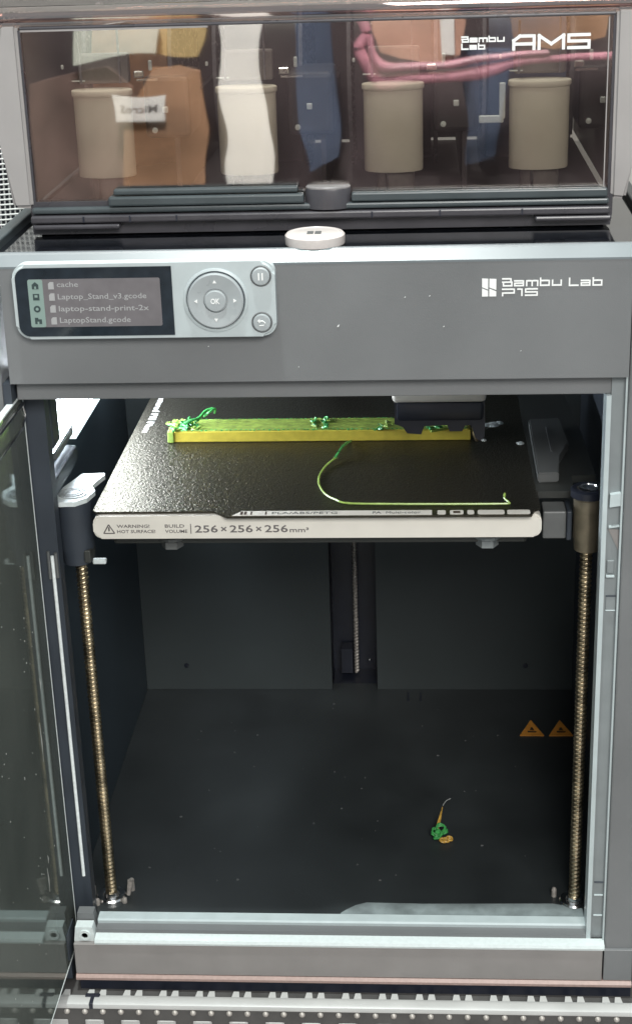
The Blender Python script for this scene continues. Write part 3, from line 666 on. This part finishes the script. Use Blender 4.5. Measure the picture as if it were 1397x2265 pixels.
# feeders
def feeder(x):
    fd = NB(); lathe(fd, [(17.4, 534.2), (17.8, 535), (17.8, 582)], x, 90, 0, n=24, sy=.62); fd = obj('feeder', fd, 'feeder', am, smooth=True)
    b = NB(); lathe(b, [(18.0, 582.1), (18.7, 582.8), (18.7, 585.2), (18.2, 585.8), (0.01, 585.8)], x, 90, 0, n=24, sy=.62); obj('feeder_cap', b, 'feeder', fd, smooth=True)
    b = NB(); lathe(b, [(11.5, 519.2), (11.5, 534.1)], x+1, 92, 0, n=20, sy=.8); obj('feeder_stem', b, 'stem', fd, smooth=True)
    b = NB(); tube(b, [(x-4, 82.2, 520), (x-4, 82.2, 534)], 1.0, 8); obj('feeder_pin', b, 'chrome', fd, smooth=True)
    b = NB(); box(b, x-15, x+16, 96, 104, 588.4, 606, 1.5); obj('feeder_arm', b, 'stem', fd)
    b = NB(); box(b, x+24, x+52, 96, 150, 555, 592, 3); obj('feeder_gearbox', b, 'spoolk', fd)
    b = NB(); lathe(b, [(1.8, 0), (1.7, -1.2), (.01, -1.6)], x+30, 95.8, 560, axis=1, n=10); obj('feeder_screw', b, 'capw', fd, smooth=True)
    b = NB(); box(b, x+20, x+26, 90, 92, 592, 596, .6, 1); box(b, x+21, x+34, 92, 93, 590, 591.2); obj('feeder_spring', b, 'chrome', fd)
    b = NB(); box(b, x+29, x+31.2, 91, 92.4, 596, 602, .4, 1); box(b, x+36, x+39.4, 91, 92.4, 571, 574.6, .4, 1); box(b, x-24, x-22.4, 91, 92.4, 598, 600.4, .3, 1); box(b, x-18, x-10, 91, 92.2, 590.4, 591.2, .2, 1)
    obj('feeder_glint', b, 'capw', fd)  # pale bits added as glints behind the lid
    b = NB(); box(b, x-13, x-11.6, 90, 93, 589, 620, .4, 1); box(b, x+11, x+12, 90, 93, 589, 622, .3, 1); obj('feeder_tube', b, 'flange', fd)
for x in (-130.5, -43, 45, 132): feeder(x)
b = NB(); box(b, 108, 111.6, 84, 86, 564, 585, .5, 1); box(b, 96, 110.6, 84.2, 86.2, 561.6, 566, .5, 1); obj('bright_bracket', b, 'capw', am)
# front lips of the base
b = NB(); prism(b, [(-172.6, 505), (172.6, 505), (173.6, 512), (173.6, 523), (170, 524.5), (-170, 524.5), (-172.6, 521)], 1, 57.5, 66); obj('base_body', b, 'amsd', am)
b = NB(); box(b, -171, 171, 52, 57.4, 518.2, 521.8, 1.2); obj('base_lip', b, 'amsteal', am)
b = NB(); box(b, -171.5, 171.5, 49.5, 57.3, 513, 517.4, 1); obj('base_lip', b, 'amsd', am)
for x in (-140, -112, -84, 32, 72, 120): 
    b = NB(); box(b, x, x+1, 49, 49.6, 513.4, 517); obj('lip_rib', b, 'black', am)
b = NB(); box(b, -170.5, -118, 48.6, 56, 509.4, 512.2, 1); obj('base_lip', b, 'amsd', am)
b = NB(); box(b, 128, 172.4, 48.6, 56, 509.4, 512.2, 1); obj('base_lip', b, 'amsd', am)
b = NB(); box(b, -170, 170, 66.2, 320, 503.8, 511.6, 1); obj('base_body', b, 'black', am)
b = NB(); box(b, -124, -7.5, 50, 57, 522.4, 528, 1.2); obj('tray_bar', b, 'amsteal', am)
b = NB(); box(b, -121, -11, 52.4, 58, 528.6, 532, 1); obj('tray_bar', b, 'amsteal', am)
b = NB(); box(b, 20.5, 170, 52, 58, 522.4, 527.6, 1); obj('tray_bar', b, 'amsteal', am)
lt = NB(); lathe(lt, [(13.4, 518.5), (13.6, 529), (13, 530.4), (0.01, 530.8)], 6.6, 57, 0, n=36, sy=.62); lt = obj('latch', lt, 'amsd', am, smooth=True)
b = NB(); lathe(b, [(13.2, 530.2), (13.2, 531), (12.4, 531.6), (0.01, 531.7)], 6.6, 57, 0, n=36, sy=.62); obj('latch_cap', b, 'stem', lt, smooth=True)
# lettering on the lid
b = NB(); strokes(b, 'Bambu', 24, 2.7, (85.2, 58.4, 611.2), .8, th=.4); strokes(b, 'Lab', 13, 2.7, (85.2, 58.4, 607.2), .8, th=.4); obj('lid_lettering', b, 'white', am)
b = NB(); strokes(b, 'AMS', 42.5, 7.0, (114.6, 58.4, 606.6), 1.7, gap=.25, th=.4); obj('lid_lettering', b, 'white', am)

# spools inside the box
for k, (x, mt_, lab) in enumerate(((-122, 'spoolo', 'tan filament spool, first from the left behind the smoky lid'), (-40, 'spoolk', 'charcoal filament spool behind the second beige feeder from the left'),
                                   (44, 'spoolk', 'charcoal filament spool behind the third beige feeder from the left'), (128, 'spoolb', 'slate blue filament spool, rightmost behind the smoky lid'))):
    sp = thing('filament_spool', lab, 'spool', (x, 200, 540), 'filament spools in the lidded box')
    b = NB(); lathe(b, [(58, -24), (60, 0), (58, 24)], 0, 200, 582, axis=0, n=48)
    for v in b.verts: v.co.x += x
    obj('wound_filament', b, mt_, sp, smooth=True)
    for s in (-1, 1):
        b = NB(); lathe(b, [(66, 0), (66, 2.4)], x+s*27-1.2, 200, 586, axis=0, n=48); obj('flange', b, 'flange', sp)

# ================================================================== around the printer
ms = thing('wire_screen', 'white wire mesh screen standing behind the printer at the far left', 'mesh screen', (-260, 430, 400))
b = NB()
for k in range(50):
    z = 430+k*4.2
    tube(b, [(-330, 430, z), (-175, 430, z+8)], .75, 4)
for k in range(40): tube(b, [(-330+k*4.2, 431, 420), (-330+k*4.2+10, 431, 660)], .75, 4)
obj('wire_grid', b, 'mesh', ms, kind='stuff')
b = NB(); box(b, -334, -170, 440, 446, 300, 680); obj('mesh_backing', b, 'black', ms)
tb = NB(); box(tb, -420, -206, 2, 260, -7.9, 120, 5, 3); tb = tag(obj('storage_bin', tb, 'teal', smooth=True), 'pale teal plastic bin seen through the open glass door at lower left', 'storage bin')

# name tag, and stand-ins added behind the camera to colour the lid's reflections
Y0 = -1150
b = NB(); box(b, -620, 470, -1420, -1380, 180, 640, 6); tag(obj('backdrop', b, 'backdrop'), 'dark mauve backdrop added to be mirrored faintly across the whole smoky lid', 'backdrop')  # unseen backdrop added to darken the lid's reflection
b = NB(); n = 14
vs = [[b.verts.new((x+1.3*math.sin(k*.9)-(k-4)*.5*(x < -170)+(4-k)*.6*(x > -170), Y0+dy+1.2*math.sin(k*.55), 270+k*26)) for dy in (0, 1.5) for x in (-201, -143)] for k in range(n)]
for A, B in zip(vs, vs[1:]):
    for i, j in ((0, 1), (1, 3), (3, 2), (2, 0)): b.faces.new((A[i], A[j], B[j], B[i]))
b.faces.new((vs[0][0], vs[0][1], vs[0][3], vs[0][2])); b.faces.new((vs[-1][0], vs[-1][1], vs[-1][3], vs[-1][2]))
tag(obj('white_strip_prop', b, 'paper', smooth=True), 'long white strip standing in for the reflection in the lid left of centre', 'paper strip')
b = NB(); prism(b, [(-352, 250), (-236, 250), (-228, 380), (-234, 470), (-262, 478), (-300, 470), (-326, 420), (-345, 380)], 1, Y0-40, Y0-28); tag(obj('tan_prop', b, 'tan'), 'orange tan board standing in for the reflection in the left part of the lid', 'board')
b = NB(); prism(b, [(-470, 250), (-340, 250), (-330, 440), (-360, 462), (-470, 440)], 1, Y0-70, Y0-58); tag(obj('brown_prop', b, 'brownprop'), 'dull brown panel standing in for the reflection at the far left of the lid', 'coat')
b = NB(); prism(b, [(-395, 470), (-290, 490), (-280, 520), (-300, 570), (-395, 570)], 1, Y0-36, Y0-26); tag(obj('mint_prop', b, 'mint'), 'pale mint panel standing in for the reflection at the upper left of the lid', 'prop')
b = NB(); prism(b, [(-292, 488), (-238, 488), (-225, 520), (-225, 560), (-300, 560)], 1, Y0-52, Y0-42); tag(obj('ochre_prop', b, 'ochre'), 'ochre card standing in for the reflection at the top of the lid beside the white strip', 'card')
lb = thing('name_tag', 'small white name tag mirrored over the left beige feeder', 'name tag', (-318, Y0, 410))
b = NB(); box(b, -355, -284, Y0-20, Y0-18, 392, 430, .5, 1); obj('tag_card', b, 'paper', lb)
obj('tag_lettering', place_bm(text_bm('MicroS', 10, bold=.2), 52, 13, (-294, Y0-17.8, 404), (-1, 0, 0), (0, 0, 1)), 'creamtx', lb)
b = NB(); tube(b, smooth_path([(-34, Y0, 540), (-18, Y0, 505), (-26, Y0, 485), (-8, Y0, 462), (16, Y0, 448), (70, Y0, 446), (130, Y0, 452), (190, Y0, 462), (250, Y0, 470), (330, Y0, 474)], 8), 6.5, 10)
tube(b, smooth_path([(-14, Y0+8, 500), (-6, Y0+8, 476), (20, Y0+8, 462), (80, Y0+8, 462), (150, Y0+8, 470), (220, Y0+8, 480)], 8), 4.5, 8)
tag(obj('pink_prop', b, 'pink', smooth=True), 'bundled pink tubes standing in for the reflection across the right half of the lid', 'tubing')
b = NB(); prism(b, [(-20, 560), (-12, 500), (0, 475), (30, 465), (80, 455), (120, 470), (130, 520), (120, 560)], 1, Y0-60, Y0-46); tag(obj('peach_prop', b, 'peach'), 'peach panel standing in for the skin-toned reflection at the top centre of the lid', 'prop')
b = NB(); prism(b, [(170, 570), (178, 490), (230, 480), (300, 500), (310, 570)], 1, Y0-60, Y0-46); tag(obj('red_brown_prop', b, 'tan'), 'reddish brown panel standing in for the reflection behind the lettering at upper right of the lid', 'prop')
b = NB(); prism(b, [(-110, 540), (-60, 545), (-55, 330), (-100, 300)], 1, Y0-120, Y0-104); tag(obj('blue_prop', b, 'bluec'), 'blue grey panel standing in for the reflection right of the white strip', 'prop')
b = NB(); prism(b, [(120, 470), (175, 470), (170, 330), (130, 320)], 1, Y0-120, Y0-104); tag(obj('blue_prop', b, 'bluec'), 'blue grey panel standing in for the reflection between the two right feeders', 'prop')
for x, z, w_, h_, lab in ((66, 470, 24, 80, 'pale narrow card standing in for the glint left of the lid lettering'),):
    b = NB(); box(b, x+20, x+20+w_, Y0-40, Y0-36, z, z+h_, .5, 1); tag(obj('pale_glint', b, 'paper'), lab, 'card')  # pale card added as a glint in the lid
